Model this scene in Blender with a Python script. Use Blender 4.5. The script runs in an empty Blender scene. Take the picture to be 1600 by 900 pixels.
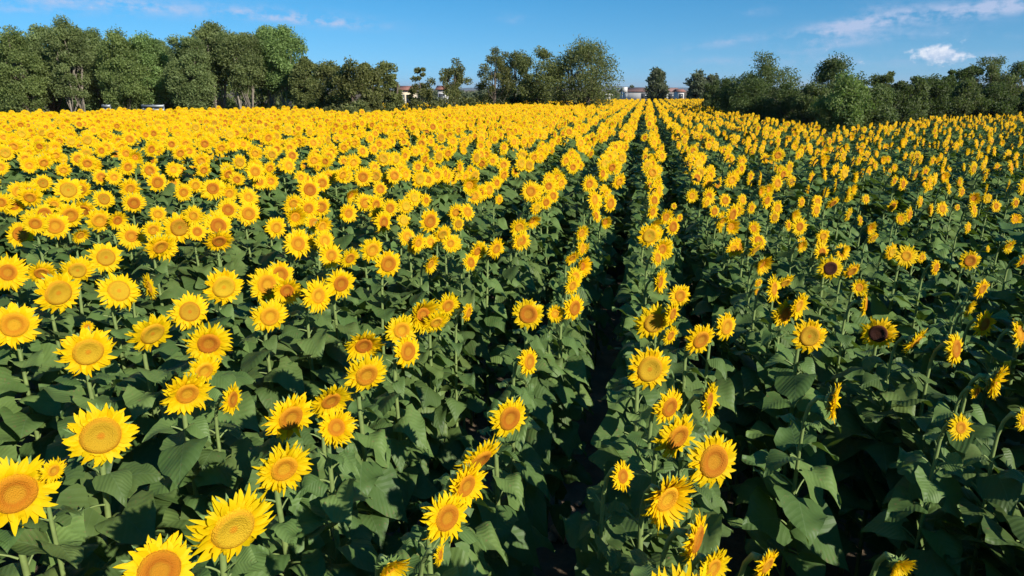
import bpy, math, random
import numpy as np
from mathutils import Vector, Matrix, Euler

R = math.radians
rng = np.random.default_rng(7)
random.seed(7)
scene = bpy.context.scene
COL = scene.collection

# ------------------------------------------------------------------ camera
FPX, HOR, VPX = 1089.0, 140.0, 1013.0          # focal length in photo pixels (1600 wide), horizon line, vanishing point of the rows
PITCH = math.atan((450 - HOR) / FPX)
YAW = math.atan2(VPX - 800, FPX * math.cos(PITCH) + (450 - HOR) * math.sin(PITCH))
CAM = np.array([0.0, 0.0, 2.85])
HEAD_Z = 1.6
cd = bpy.data.cameras.new('camera')
cd.sensor_width = 36.0
cd.lens = FPX / 1600 * 36
cd.clip_start, cd.clip_end = 0.05, 30000
cam = bpy.data.objects.new('camera', cd)
cam.location = CAM
cam.rotation_euler = (math.pi / 2 - PITCH, 0, YAW)
COL.objects.link(cam)
scene.camera = cam
ROT = np.array(Euler((math.pi / 2 - PITCH, 0, YAW)).to_matrix())
FWD = np.array([-math.sin(YAW), math.cos(YAW)])  # horizontal heading


def ray(px, py):
    return ROT @ np.array([(px - 800) / FPX, (450 - py) / FPX, -1.0])


def project(P):
    """world points (n,3) -> pixels x, y and depth"""
    L = (np.atleast_2d(P) - CAM) @ ROT
    zc = np.maximum(-L[:, 2], 1e-4)
    return 800 + FPX * L[:, 0] / zc, 450 - FPX * L[:, 1] / zc, -L[:, 2]


def sstep(a, b, x):
    t = np.clip((x - a) / (b - a), 0, 1)
    return t * t * (3 - 2 * t)


def gz(x, y):
    """gentle rise of the field towards the wood on the left"""
    x = np.asarray(x, float); y = np.asarray(y, float)
    d = np.hypot(x, y)
    return 0.27 * sstep(4, 14, d) * sstep(2.0, -6.0, x) * (1 - sstep(45, 85, y)) * (1 - sstep(60, 110, d))


def on_plane(px, py, h):
    """the point seen at a pixel that lies h above the ground"""
    d = ray(px, py)
    z = h
    for _ in range(12):
        t = (z - CAM[2]) / d[2]
        P = CAM + t * d
        z = float(gz(P[0], P[1])) + h
    return P, t


def at(px, py, F):
    """the point seen at a pixel at F metres ahead"""
    d = ray(px, py)
    s = F / float(d[:2] @ FWD)
    return CAM + s * d, s


# ------------------------------------------------------------------ object helpers
def mesh(name, V, faces, mats=(), mi=None, uv=None, smooth=True):
    me = bpy.data.meshes.new(name)
    V = np.asarray(V, np.float32)
    me.vertices.add(len(V)); me.vertices.foreach_set('co', V.ravel())
    if isinstance(faces, np.ndarray):
        n, k = faces.shape
        loops = faces.astype(np.int32).ravel(); tot = np.full(n, k, np.int32)
    else:
        tot = np.array([len(f) for f in faces], np.int32)
        loops = np.array([i for f in faces for i in f], np.int32); n = len(faces)
    me.loops.add(len(loops)); me.loops.foreach_set('vertex_index', loops)
    me.polygons.add(n)
    st = np.zeros(n, np.int32); st[1:] = np.cumsum(tot)[:-1]
    me.polygons.foreach_set('loop_start', st)
    me.polygons.foreach_set('loop_total', tot)
    if smooth:
        me.polygons.foreach_set('use_smooth', np.ones(n, bool))
    if mi is not None:
        me.polygons.foreach_set('material_index', np.asarray(mi, np.int32))
    if uv is not None:
        l = me.uv_layers.new(name='UVMap')
        l.data.foreach_set('uv', np.asarray(uv, np.float32)[loops].ravel())
    for m in mats:
        me.materials.append(m)
    me.update(); me.validate()
    return me


def link(name, data, parent=None, loc=(0, 0, 0), rot=(0, 0, 0), scale=(1, 1, 1)):
    o = bpy.data.objects.new(name, data)
    o.location, o.rotation_euler, o.scale = loc, rot, scale
    o.parent = parent
    COL.objects.link(o)
    return o


def tag(o, label=None, cat=None, group=None, kind=None):
    for k, v in (('label', label), ('category', cat), ('group', group), ('kind', kind)):
        if v:
            o[k] = v
    return o


class MB:
    """collects pieces of one mesh"""
    def __init__(s):
        s.V, s.F, s.U, s.M, s.n = [], [], [], [], 0

    def add(s, V, F, U=None, m=0):
        V = np.asarray(V, float)
        s.V.append(V)
        s.U.append(np.asarray(U, float) if U is not None else np.zeros((len(V), 2)))
        for f in F:
            s.F.append(tuple(i + s.n for i in f)); s.M.append(m)
        s.n += len(V)

    def tube(s, pts, rad, k=6, m=0, cap=True):
        pts = np.asarray(pts, float)
        rad = np.broadcast_to(np.asarray(rad, float), (len(pts),))
        T = np.gradient(pts, axis=0)
        T /= np.linalg.norm(T, axis=1)[:, None] + 1e-9
        ref = np.array([0.3, 0.9, 0.2]) if abs(T[0][1]) < .8 else np.array([1, 0, .2])
        V = []
        for p, t, r in zip(pts, T, rad):
            a = np.cross(t, ref); a /= np.linalg.norm(a) + 1e-9
            b = np.cross(t, a)
            for j in range(k):
                th = 2 * math.pi * j / k
                V.append(p + r * (math.cos(th) * a + math.sin(th) * b))
        F = [(i * k + j, i * k + (j + 1) % k, (i + 1) * k + (j + 1) % k, (i + 1) * k + j) for i in range(len(pts) - 1) for j in range(k)]
        if cap:
            F += [tuple(range(k))[::-1], tuple(range((len(pts) - 1) * k, len(pts) * k))]
        s.add(V, F, None, m)

    def box(s, c, size, rz=0, m=0):
        c = np.asarray(c, float); h = np.asarray(size, float) / 2
        V = np.array([[x, y, z] for x in (-1, 1) for y in (-1, 1) for z in (-1, 1)]) * h
        ca, sa = math.cos(rz), math.sin(rz)
        V = np.c_[V[:, 0] * ca - V[:, 1] * sa, V[:, 0] * sa + V[:, 1] * ca, V[:, 2]] + c
        s.add(V, [(0, 1, 3, 2), (4, 6, 7, 5), (0, 4, 5, 1), (2, 3, 7, 6), (0, 2, 6, 4), (1, 5, 7, 3)], None, m)

    def mesh(s, name, mats, smooth=True):
        return mesh(name, np.concatenate(s.V), s.F, mats, s.M, np.concatenate(s.U), smooth)


# ------------------------------------------------------------------ materials
class NT:
    def __init__(s, mat):
        mat.use_nodes = True
        s.t = mat.node_tree
        s.t.nodes.clear()
        s.out = s.t.nodes.new('ShaderNodeOutputWorld' if isinstance(mat, bpy.types.World) else 'ShaderNodeOutputMaterial')

    def n(s, typ, ins=None, **props):
        nd = s.t.nodes.new(typ)
        for k, v in props.items():
            setattr(nd, k, v)
        for k, v in (ins or {}).items():
            s.set(nd.inputs[k], v)
        return nd

    def set(s, sock, v):
        if isinstance(v, bpy.types.NodeSocket):
            s.t.links.new(v, sock)
        elif isinstance(v, bpy.types.Node):
            s.t.links.new(v.outputs[0], sock)
        else:
            if isinstance(v, (tuple, list)) and len(v) == 3 and sock.type == 'RGBA':
                v = (*v, 1)
            sock.default_value = v

    def math(s, op, a, b=0.0, c=None, clamp=False):
        nd = s.n('ShaderNodeMath', {0: a, 1: b}, operation=op, use_clamp=clamp)
        if c is not None:
            s.set(nd.inputs[2], c)
        return nd.outputs[0]

    def mix(s, f, a, b, blend='MIX'):
        nd = s.n('ShaderNodeMix', data_type='RGBA', blend_type=blend)
        s.set(nd.inputs[0], f); s.set(nd.inputs[6], a); s.set(nd.inputs[7], b)
        return nd.outputs[2]

    def ramp(s, f, stops):
        nd = s.n('ShaderNodeValToRGB', {0: f})
        e = nd.color_ramp.elements
        while len(e) < len(stops):
            e.new(0.5)
        for x, (p, c) in zip(e, stops):
            x.position = p
            x.color = (*c, 1) if len(c) == 3 else c
        return nd.outputs[0]

    def noise(s, scale, detail=3, vec=None, rough=.55):
        nd = s.n('ShaderNodeTexNoise', {'Scale': scale, 'Detail': detail, 'Roughness': rough})
        if vec is not None:
            s.set(nd.inputs['Vector'], vec)
        return nd.outputs[0]

    def hsv(s, col, h=0.5, sa=1.0, v=1.0):
        return s.n('ShaderNodeHueSaturation', {'Color': col, 'Hue': h, 'Saturation': sa, 'Value': v}).outputs[0]

    def rnd(s):
        return s.n('ShaderNodeObjectInfo').outputs['Random']

    def surf(s, col, rough=.6, transl=0.0, tcol=None, bump=None, bstr=.3, bdist=.01, spec=.4, metal=0):
        p = s.n('ShaderNodeBsdfPrincipled', {'Base Color': col, 'Roughness': rough, 'Specular IOR Level': spec, 'Metallic': metal})
        if bump is not None:
            b = s.n('ShaderNodeBump', {'Height': bump, 'Strength': bstr, 'Distance': bdist})
            s.set(p.inputs['Normal'], b)
        sh = p.outputs[0]
        if transl:
            t = s.n('ShaderNodeBsdfTranslucent', {'Color': tcol if tcol is not None else col})
            m = s.n('ShaderNodeMixShader', {0: transl, 1: sh, 2: t})
            sh = m.outputs[0]
        s.set(s.out.inputs[0], sh)


def mat(name):
    m = bpy.data.materials.new(name)
    return m, NT(m)


def simple(name, col, rough=.7, nscale=8, amp=.25, bstr=.2, metal=0):
    m, t = mat(name)
    nz = t.noise(nscale, 4, t.n('ShaderNodeTexCoord').outputs['Object'])
    lo = tuple(c * (1 - amp) for c in col); hi = tuple(min(1, c * (1 + amp)) for c in col)
    t.surf(t.ramp(nz, [(.3, lo), (.7, hi)]), rough, bump=nz, bstr=bstr, metal=metal)
    return m


def petal_mat():
    m, t = mat('petal_yellow')
    uv = t.n('ShaderNodeSeparateXYZ', {0: t.n('ShaderNodeUVMap').outputs[0]})
    r = t.rnd()
    k = t.math('FLOOR', t.math('MULTIPLY', uv.outputs[0], .5))
    pr = t.n('ShaderNodeTexWhiteNoise', {'W': k}, noise_dimensions='1D').outputs[0]
    c = t.ramp(t.math('SUBTRACT', uv.outputs[0], t.math('MULTIPLY', k, 2.0)), [(0, (.76, .355, .002)), (.25, (.83, .515, .003)), (1, (.86, .585, .004))])
    st = t.math('SINE', t.math('MULTIPLY', uv.outputs[1], 40))
    c = t.hsv(c, t.math('ADD', t.math('MULTIPLY_ADD', r, -.012, .508), t.math('MULTIPLY_ADD', pr, -.016, .006)), 1.0, t.math('MULTIPLY', t.math('MULTIPLY_ADD', r, .16, .86), t.math('MULTIPLY_ADD', pr, .25, .82)))
    t.surf(c, .55, .28, tcol=(.92, .66, .005), bump=st, bstr=.15, bdist=.002, spec=.1)
    return m


def disc_mat(name, stops, dark):
    m, t = mat(name)
    uv = t.n('ShaderNodeSeparateXYZ', {0: t.n('ShaderNodeUVMap').outputs[0]})
    co = t.n('ShaderNodeTexCoord').outputs['Object']
    nz = t.noise(5, 3, co)
    rr = t.math('ADD', uv.outputs[0], t.math('MULTIPLY_ADD', nz, .12, -.06))
    c = t.ramp(rr, stops)
    vo = t.n('ShaderNodeTexVoronoi', {'Vector': co, 'Scale': 30.0})
    c = t.mix(t.math('MULTIPLY', vo.outputs[0], .5, clamp=True), c, tuple(x * dark for x in stops[2][1]))
    r = t.rnd()
    c = t.hsv(c, t.math('MULTIPLY_ADD', r, .024, .488), 1.0, t.math('MULTIPLY_ADD', r, .4, .78))
    t.surf(c, .8, bump=vo.outputs[0], bstr=.4, bdist=.02, spec=.2)
    return m


def leaf_mat():
    m, t = mat('sunflower_leaf')
    uv = t.n('ShaderNodeSeparateXYZ', {0: t.n('ShaderNodeUVMap').outputs[0]})
    k = t.math('FLOOR', t.math('MULTIPLY', uv.outputs[0], .5))
    lr = t.n('ShaderNodeTexWhiteNoise', {'W': k}, noise_dimensions='1D').outputs[0]
    u, v = t.math('SUBTRACT', uv.outputs[0], t.math('MULTIPLY', k, 2.0)), t.math('ABSOLUTE', uv.outputs[1])
    co = t.n('ShaderNodeTexCoord').outputs['Object']
    nz = t.noise(9, 4, co)
    r = t.rnd()
    c = t.ramp(nz, [(.25, (.065, .120, .029)), (.55, (.086, .150, .039)), (.8, (.112, .178, .050))])
    yl = t.noise(2.7, 2, co)
    c = t.mix(t.ramp(yl, [(.66, (0, 0, 0)), (.76, (1, 1, 1))]), c, (.10, .115, .03))
    fine = t.noise(60, 3, co)
    c = t.mix(t.ramp(t.math('ADD', fine, t.math('MULTIPLY', yl, .5)), [(.93, (0, 0, 0)), (1.0, (1, 1, 1))]), c, (.16, .12, .05))
    c = t.hsv(c, t.math('ADD', t.math('MULTIPLY_ADD', r, .014, .484), t.math('MULTIPLY_ADD', lr, -.024, .008)), 1.0, t.math('MULTIPLY', t.math('MULTIPLY_ADD', r, .36, .82), t.math('MULTIPLY_ADD', lr, .6, .76)))
    mid = t.math('LESS_THAN', v, .018)
    w = t.math('FRACT', t.math('DIVIDE', t.math('SUBTRACT', u, t.math('MULTIPLY', v, .55)), .15))
    side = t.math('LESS_THAN', t.math('ABSOLUTE', t.math('SUBTRACT', w, .5)), .055)
    vein = t.math('MAXIMUM', mid, t.math('MULTIPLY', side, .4))
    c2 = t.mix(t.math('MULTIPLY', vein, .42), c, (.13, .19, .085))
    h = t.math('ADD', t.math('MULTIPLY', t.math('PINGPONG', t.math('ADD', w, 0.0), .5), .8), t.math('MULTIPLY', nz, .7))
    t.surf(c2, .5, .2, tcol=(.16, .26, .02), bump=h, bstr=.35, bdist=.008, spec=.22)
    return m


def tree_leaf_mat(name, base, var=.5):
    m, t = mat(name)
    co = t.n('ShaderNodeTexCoord').outputs['Object']
    nz = t.noise(.9, 5, co, .7)
    r = t.rnd()
    lo = tuple(c * (1 - var) for c in base); hi = tuple(c * (1 + var) for c in base)
    c = t.ramp(nz, [(.32, lo), (.5, base), (.68, hi)])
    c = t.hsv(c, t.math('MULTIPLY_ADD', r, .03, .485), 1.0, t.math('MULTIPLY_ADD', r, .35, .82))
    t.surf(c, .6, .4, tcol=tuple(x * k for x, k in zip(base, (1.3, 1.5, .8))), spec=.3)
    return m


M = dict(
    petal=petal_mat(),
    orange=disc_mat('disc_orange', [(0, (.50, .225, .006)), (.16, (.53, .24, .007)), (.36, (.48, .225, .007)), (.52, (.43, .135, .003)), (.84, (.54, .205, .004)), (1, (.74, .38, .004))], .62),
    olive=disc_mat('disc_olive', [(0, (.54, .17, .005)), (.13, (.49, .18, .005)), (.24, (.47, .275, .010)), (.7, (.485, .275, .008)), (.88, (.51, .22, .005)), (1, (.74, .39, .005))], .66),
    dark=disc_mat('disc_dark', [(0, (.07, .022, .006)), (.4, (.05, .015, .005)), (.7, (.04, .011, .004)), (.88, (.10, .03, .006)), (1, (.35, .15, .008))], .4),
    leaf=leaf_mat(),
    stem=simple('sunflower_stem', (.16, .215, .06), .6, 14, .25),
    bract=simple('sunflower_bract', (.12, .19, .05), .6, 20, .3),
    bark=simple('tree_bark', (.10, .075, .055), .9, 6, .4, .6),
    pale_bark=simple('pale_bark', (.22, .185, .14), .9, 6, .35, .5),
)
for nm, base in (('willow', (.17, .215, .075)), ('oak', (.14, .15, .046)), ('light', (.175, .235, .07)), ('hedge', (.085, .115, .034)), ('olive_hedge', (.118, .145, .048)), ('far', (.125, .145, .08))):
    M[nm] = tree_leaf_mat(nm + '_leaves', base)

# ------------------------------------------------------------------ sunflower pieces
PROF_S = np.array([0, .2, .45, .7, .88, 1.0])
PROF_W = np.array([.8, 1.0, .98, .74, .42, .04])


def petals_mesh(q, seed, fwd):
    g = np.random.default_rng(seed)
    b = MB()
    for layer, (n, l0, l1, x0) in enumerate(((38, .82, 1.07, .0), (34, .74, .98, .03), (26, .60, .86, .055))):
        off = g.uniform(0, 6.28)
        for i in range(n):
            if g.random() < (.05, .12)[seed % 2]:
                continue
            th = off + 2 * math.pi * (i + g.uniform(-.28, .28)) / n
            Rt = g.uniform(l0, l1)
            Lg = Rt - q * .9
            W = (2 * math.pi * q / 38) * g.uniform(.6, .9) * (.75 + .9 * (1 - q))
            a, bb = fwd + g.uniform(-.05, .35), g.uniform(.0, .5)
            lean, tw = g.uniform(-.24, .24), g.uniform(-.5, .5)
            V, U = [], []
            for s, w in zip(PROF_S, PROF_W):
                r = q * .9 + Lg * s
                x = x0 + (a * s - bb * s * s) * (1 - q) * 1.1
                tth = th + lean * s * s
                rad = np.array([0, math.cos(tth), math.sin(tth)]); tan = np.array([0, -math.sin(tth), math.cos(tth)])
                ax = np.array([1.0, 0, 0])
                tv = tan * math.cos(tw * s) + ax * math.sin(tw * s)
                for k in (-1, 0, 1):
                    V.append(rad * r + ax * (x + (.22 * W * w if k else 0)) + tv * (k * W * w)); U.append((s, k * .5))
            F = [(3 * j + k, 3 * j + k + 1, 3 * j + k + 4, 3 * j + k + 3) for j in range(5) for k in (0, 1)]
            b.add(V, F, np.array(U) + [2.0 * (i + 50 * layer), 0])
    return b.mesh('petals', [M['petal']])


def disc_mesh(q, m, seed):
    g = np.random.default_rng(seed)
    rr = np.array([0, .12, .25, .4, .55, .68, .8, .9, .97, 1.0])
    hh = np.array([.075, .078, .072, .085, .115, .14, .145, .12, .07, .0]) * (q / .5)
    k = 36
    V, U = [(hh[0], 0, 0)], [(0, 0)]
    for r, h in zip(rr[1:], hh[1:]):
        for j in range(k):
            th = 2 * math.pi * j / k
            ro = r * q * (1 + .015 * math.sin(3 * th + seed) + g.uniform(-.008, .008))
            V.append((h + g.uniform(-.004, .004), ro * math.cos(th), ro * math.sin(th))); U.append((r, j / k))
    F = [(0, 1 + j, 1 + (j + 1) % k) for j in range(k)]
    for i in range(len(rr) - 2):
        o = 1 + i * k
        F += [(o + j, o + k + j, o + k + (j + 1) % k, o + (j + 1) % k) for j in range(k)]
    return mesh('seed_disc', V, F, [m], None, U)


def head_mesh(q, seed):
    """green back of the head with its pointed bracts; the neck of the stem joins it at x = -0.35"""
    g = np.random.default_rng(seed + 50)
    b = MB()
    k = 20
    prof = [(-.36, .10), (-.30, .22), (-.2, .6 * q + .12), (-.08, q * 1.0), (.0, q * 1.02), (.03, q * .95)]
    V = []
    for x, r in prof:
        for j in range(k):
            V.append((x, r * math.cos(2 * math.pi * j / k), r * math.sin(2 * math.pi * j / k)))
    F = [(i * k + j, i * k + (j + 1) % k, (i + 1) * k + (j + 1) % k, (i + 1) * k + j) for i in range(len(prof) - 1) for j in range(k)]
    F.append(tuple(range(k))[::-1])
    b.add(V, F)
    for i in range(26):
        th = 2 * math.pi * (i + g.uniform(-.3, .3)) / 26
        L = g.uniform(.25, .48); W = g.uniform(.05, .09)
        back = g.uniform(.0, .35)
        V = []
        for s, w in ((0, .9), (.4, 1), (.75, .5), (1, .03)):
            r = q * .88 + L * s
            x = -.06 - back * s * s * .6
            rad = np.array([0, math.cos(th), math.sin(th)]); tan = np.array([0, -math.sin(th), math.cos(th)])
            for kk in (-1, 1):
                V.append(rad * r + np.array([x, 0, 0]) + tan * kk * W * w)
        b.add(V, [(2 * j, 2 * j + 1, 2 * j + 3, 2 * j + 2) for j in range(3)])
    return b.mesh('flower_head', [M['bract']])


NECK = 0.13            # the head stands this far in front of the stem


def stem_mesh(seed):
    g = np.random.default_rng(seed + 90)
    a, c = g.uniform(-.03, .03, 2)
    pts, rad = [], []
    for z in np.linspace(0, 1.42, 9):
        t = z / 1.42
        pts.append((a * math.sin(t * 3.1), c * math.sin(t * 3.1), z)); rad.append(.0165 - .006 * t)
    pts += [(.004, 0, 1.50), (.022, 0, 1.565), (.055, 0, 1.605), (.092, 0, 1.606)]
    rad += [.0105, .0108, .012, .015]
    b = MB(); b.tube(pts, rad, 8)
    return b.mesh('stem', [M['stem']])


LT = np.array([0, .08, .18, .3, .44, .58, .72, .85, .94, 1.0])
LW = np.array([.36, .49, .55, .545, .475, .365, .24, .12, .05, .004])


def add_leaf(b, g, base, az, L, pet, lift, droop, m=0):
    """a heart-shaped blade on a petiole; built along +X and then turned to azimuth az"""
    pl = np.array([(pet * s, 0, pet * lift * (s - .35 * s * s) * 1.2) for s in (0, .35, .7, 1)])
    ca, sa = math.cos(az), math.sin(az)
    def turn(P):
        P = np.asarray(P, float)
        return np.c_[P[:, 0] * ca - P[:, 1] * sa, P[:, 0] * sa + P[:, 1] * ca, P[:, 2]] + base
    b.tube(turn(pl), [.0055, .0045, .004, .0035], 5, 1, False)
    us = np.array([-1, -.72, -.36, 0, .36, .72, 1])
    V, U = [], []
    fold = g.uniform(.05, .35); und = g.uniform(.03, .11); ph = g.uniform(0, 6.28); roll = g.normal(0, .28)
    s0 = g.uniform(-.15, .35)
    for i, (t, w) in enumerate(zip(LT, LW)):
        wj = w * (1 + (.05 if i % 2 else -.03) + g.uniform(-.03, .03)) * 1.0
        for u in us:
            x = t - .2 * (1 - t) ** 3 * abs(u) ** 1.6
            y = u * wj
            z = fold * abs(y) - und * math.sin(ph + 9 * t + 2 * u) * abs(u) - droop * t * t * .75 + s0 * t + .06 * math.sin(5 * y + ph)
            z += -.16 * max(0, abs(u) - .3) * (1 - t)
            z += roll * y
            V.append((x, y, z)); U.append((t, u * max(w, .05) * 2))
    V = np.array(V) * L
    V[:, 0] += pl[-1][0]; V[:, 2] += pl[-1][2]
    n = len(us)
    F = [(i * n + j, i * n + j + 1, (i + 1) * n + j + 1, (i + 1) * n + j) for i in range(len(LT) - 1) for j in range(n - 1)]
    W = turn(V)
    W[:, 2] -= .28 * (W[:, 0] - turn(pl)[-1][0])     # blades lean to the sun, as the heads do
    b.add(W, [f[::-1] for f in F], np.array(U) + [2.0 * int(g.integers(0, 500)), 0], 0)


def foliage_mesh(seed, n=17, dens=1.0):
    g = np.random.default_rng(seed + 130)
    b = MB()
    az = g.uniform(0, 6.28)
    for i in range(n):
        t = i / (n - 1)
        z = .25 + 1.25 * t ** .85 + g.uniform(-.03, .03)
        az += 2.39996 + g.uniform(-.35, .35)
        L = (.125 + .115 * math.sin(math.pi * min(1, .18 + t * .72)) ** 1.2) * g.uniform(.78, 1.16) * (1 - .45 * sstep(.82, 1, t))
        b_l = np.array([.012 * math.cos(az), .012 * math.sin(az), z])
        add_leaf(b, g, b_l, az, L * dens, .13 * g.uniform(.6, 1.1) * (1.15 - .7 * t), g.uniform(.35, 1.0), g.uniform(.1, .75))
    return b.mesh('foliage', [M['leaf'], M['stem']])


QS = (.42, .47, .52, .56, .44, .50, .45, .49, .40)
OPEN = (0, .1, -.05, .0, .45, -.15, .25, 0, .75)          # how far the petals still stand forward
PETALS = [petals_mesh(q, i, OPEN[i]) for i, q in enumerate(QS)]
HEADS = [head_mesh(q, i) for i, q in enumerate(QS)]
DISCS = {k: [disc_mesh(q, M[k], i) for i, q in enumerate(QS)] for k in ('orange', 'olive', 'dark')}
STEMS = [stem_mesh(i) for i in range(4)]
FOLI = [foliage_mesh(i, 25 + i % 4) for i in range(8)]

# ------------------------------------------------------------------ the sunflowers of the near rows, one object each
# head centre x, y and diameter as seen in the photo; then options: o olive disc, k dark disc, yN turned N degrees further to the right, tN tipped up N degrees
HEROES = '''
13 426 68;65 426 46;121 422 51 o;165 402 57 o;90 457 78 o t-6;185 455 72 o;231 449 46 y62;349 448 69 o;296 487 64 o;237 520 74 o t-22 y12;326 536 74
22 507 82;137 549 92 o;136 511 22;318 579 60 t-12 y15;292 614 80;362 624 54 y42;254 386 54;280 355 58;342 376 50;416 445 62;437 429 48;448 454 50;421 494 62;496 462 62
532 443 54;465 381 52;517 399 46;546 403 38;581 390 44;606 412 48;672 412 35 y20;735 410 34 y20;745 392 34;627 516 56;660 491 60;681 503 50;699 477 46 t-8;731 488 34 y25
636 549 56 y10;568 539 66;572 585 76;516 625 74;453 652 86;647 380 34;704 380 32;775 388 36;812 378 34;825 491 54 y-28;867 490 32 y-20;897 481 50 y8;894 402 28;909 391 32
909 416 34;899 432 36;894 446 34;826 565 50 y10;795 653 72;1034 389 38;1027 403 32;1030 440 46 y15;1062 462 42;1020 504 66 o y-14;1050 490 48;1047 524 36;1094 530 60 y8;1134 510 50 y12
1014 576 78 o y-22;1045 636 66;1106 626 64 y18;1146 389 30;1189 412 36 y5;1180 389 36;1208 451 48;1226 441 36;1185 442 18;1182 456 14;1226 490 50;1247 477 48 y8
1264 525 60 o y-30;1251 383 22;1284 394 34;1316 394 30;1297 419 44 k y-35 t2;1330 423 34;1342 449 30 y-20;1351 475 46 y20;1372 521 56 k y-52 t4;1429 533 54;1393 394 32;1416 400 40 y-25
1440 402 20;1462 418 28;1515 407 35 y-40;1576 386 24;1598 407 34;1543 389 12;1534 451 36;1514 478 24;1510 491 14;1537 506 48;1492 545 58;1592 522 50;1553 594 62 y10;1525 612 28
1300 628 68 y16;157 680 114 o;22 770 142;83 735 44 y30;443 731 94;363 825 140 o;247 893 122;525 668 66;748 717 88;727 758 84;697 808 92;608 886 66;687 867 38 y40
972 744 50;1057 682 86 t-8;1113 720 98 y-5;1040 778 106 y-8;1087 842 92 y18;1113 886 72;1197 882 62 y10;1402 882 52;1500 668 48 y-12;1598 655 40
33 366 46;86 353 46;125 367 30;70 334 38;84 320 30;47 308 36;22 322 32;2 316 36;131 328 40;162 311 36;155 344 42;183 344 34;209 317 38;205 369 46;239 359 34
250 385 54;303 337 36;308 362 32;247 334 28;341 353 44;356 328 40;388 334 42;388 308 36;431 355 38;461 339 38;466 377 46 o;458 317 32;497 375 36;491 350 34
503 353 36;507 376 38;544 333 34;570 317 36;547 304 28;591 336 32;609 325 32;634 322 32;647 309 28;631 345 26;636 370 34;653 379 32;673 378 26;691 366 34;708 380 32
712 331 30;730 331 32;716 350 26;741 306 32;780 312 20;811 355 34;814 375 36;831 344 28;838 325 26;853 316 26;864 306 24;750 391 34;908 364 30;909 388 34;931 337 26;933 316 26
945 347 22;947 303 24;1014 368 42 o y-20;1040 388 40;1051 354 32;1040 339 30;1022 313 28;1019 331 28;1053 322 12;1142 354 28;1152 328 26;1174 325 22;1133 313 24;1152 385 32
1177 357 26;1185 377 34;1198 313 28;1214 325 28;1239 336 24;1249 354 34;1253 382 28;1275 328 26;1252 316 20;1283 377 28;1301 317 26;1326 335 26;1344 344 20;1358 356 24
1364 372 22;1326 310 18;1353 311 18;1394 322 24;1406 342 22 y-30;1438 315 22;1453 328 22;1472 326 26;1521 310 22 y-30;1543 310 18;1556 322 22;1496 324 12;1512 356 22;1586 342 24
1587 317 20;1576 383 24;1286 369 26;1317 392 24;1232 352 22;1210 340 22;1160 312 22;1116 330 22;1128 345 20;1104 316 22;1081 306 24;1062 340 14;1020 350 30;1029 366 26
'''
FACE = R(-40)          # direction the heads look, from +X: towards the sun
g = np.random.default_rng(21)
heroes = []
for line in HEROES.strip().split('\n'):
    for item in line.split(';'):
        w = item.split()
        px, py, d = map(float, w[:3])
        kind, yo, ti = 'orange', 0.0, (g.uniform(-36, -18) if g.random() < .12 else g.normal(2, 10))
        for o in w[3:]:
            if o == 'o': kind = 'olive'
            elif o == 'k': kind = 'dark'
            elif o[0] == 'y': yo = float(o[1:])
            elif o[0] == 't': ti = float(o[1:])
        if kind == 'orange' and py < 400 and g.random() < .12: kind = 'olive'
        P, t = on_plane(px, py, HEAD_Z)
        heroes.append(dict(P=P, d=max(.05, d * t / FPX), kind=kind, yaw=FACE + R(yo - (11 if px > 1050 and yo < 15 else 0)) + g.normal(0, R(11 if py < 560 and not yo else 5)), tilt=R(ti)))
# a smaller flower seen in front of a bigger one stands lower: a few centimetres of scatter in height along the line of sight
for h in heroes:
    dv = h['P'] - CAM
    k = 1 + g.normal(0, .025)
    h['P'] = CAM + dv * k
    h['d'] *= k

XS = np.array([h['P'][0] for h in heroes]); YS = np.array([h['P'][1] for h in heroes])
ROW = 0.70
ph = np.exp(2j * np.pi * XS[(YS < 9) & (np.abs(XS) < 3)] / ROW).mean()
X0 = (np.angle(ph) / (2 * np.pi)) * ROW
print('row phase', abs(ph), X0, 'heroes', len(heroes))

# then the nearest plants of the rows behind, until there are 300 single plants
EDGE = [(-420, 172), (-150, 174), (0, 175), (150, 171), (300, 168), (450, 167), (560, 163), (760, 160), (960, 154.5), (1100, 153.5), (1109, 167), (1150, 174), (1212, 184), (1275, 193), (1330, 197), (1392, 192), (1440, 182), (1600, 178), (1800, 178), (2050, 180)]
poly = [on_plane(x, y + (4 if x < 500 else 1.5 if x < 1109 else 2), HEAD_Z)[0][:2] for x, y in EDGE]
poly = np.array([(-14.0, -2.5)] + poly + [(16.0, -2.5)])


def inside(x, y, poly):
    c = np.zeros(x.shape, bool)
    n = len(poly)
    for i in range(n):
        x1, y1 = poly[i]; x2, y2 = poly[(i + 1) % n]
        hit = ((y1 > y) != (y2 > y)) & (x < (x2 - x1) * (y - y1) / (y2 - y1 + 1e-12) + x1)
        c ^= hit
    return c


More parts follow.
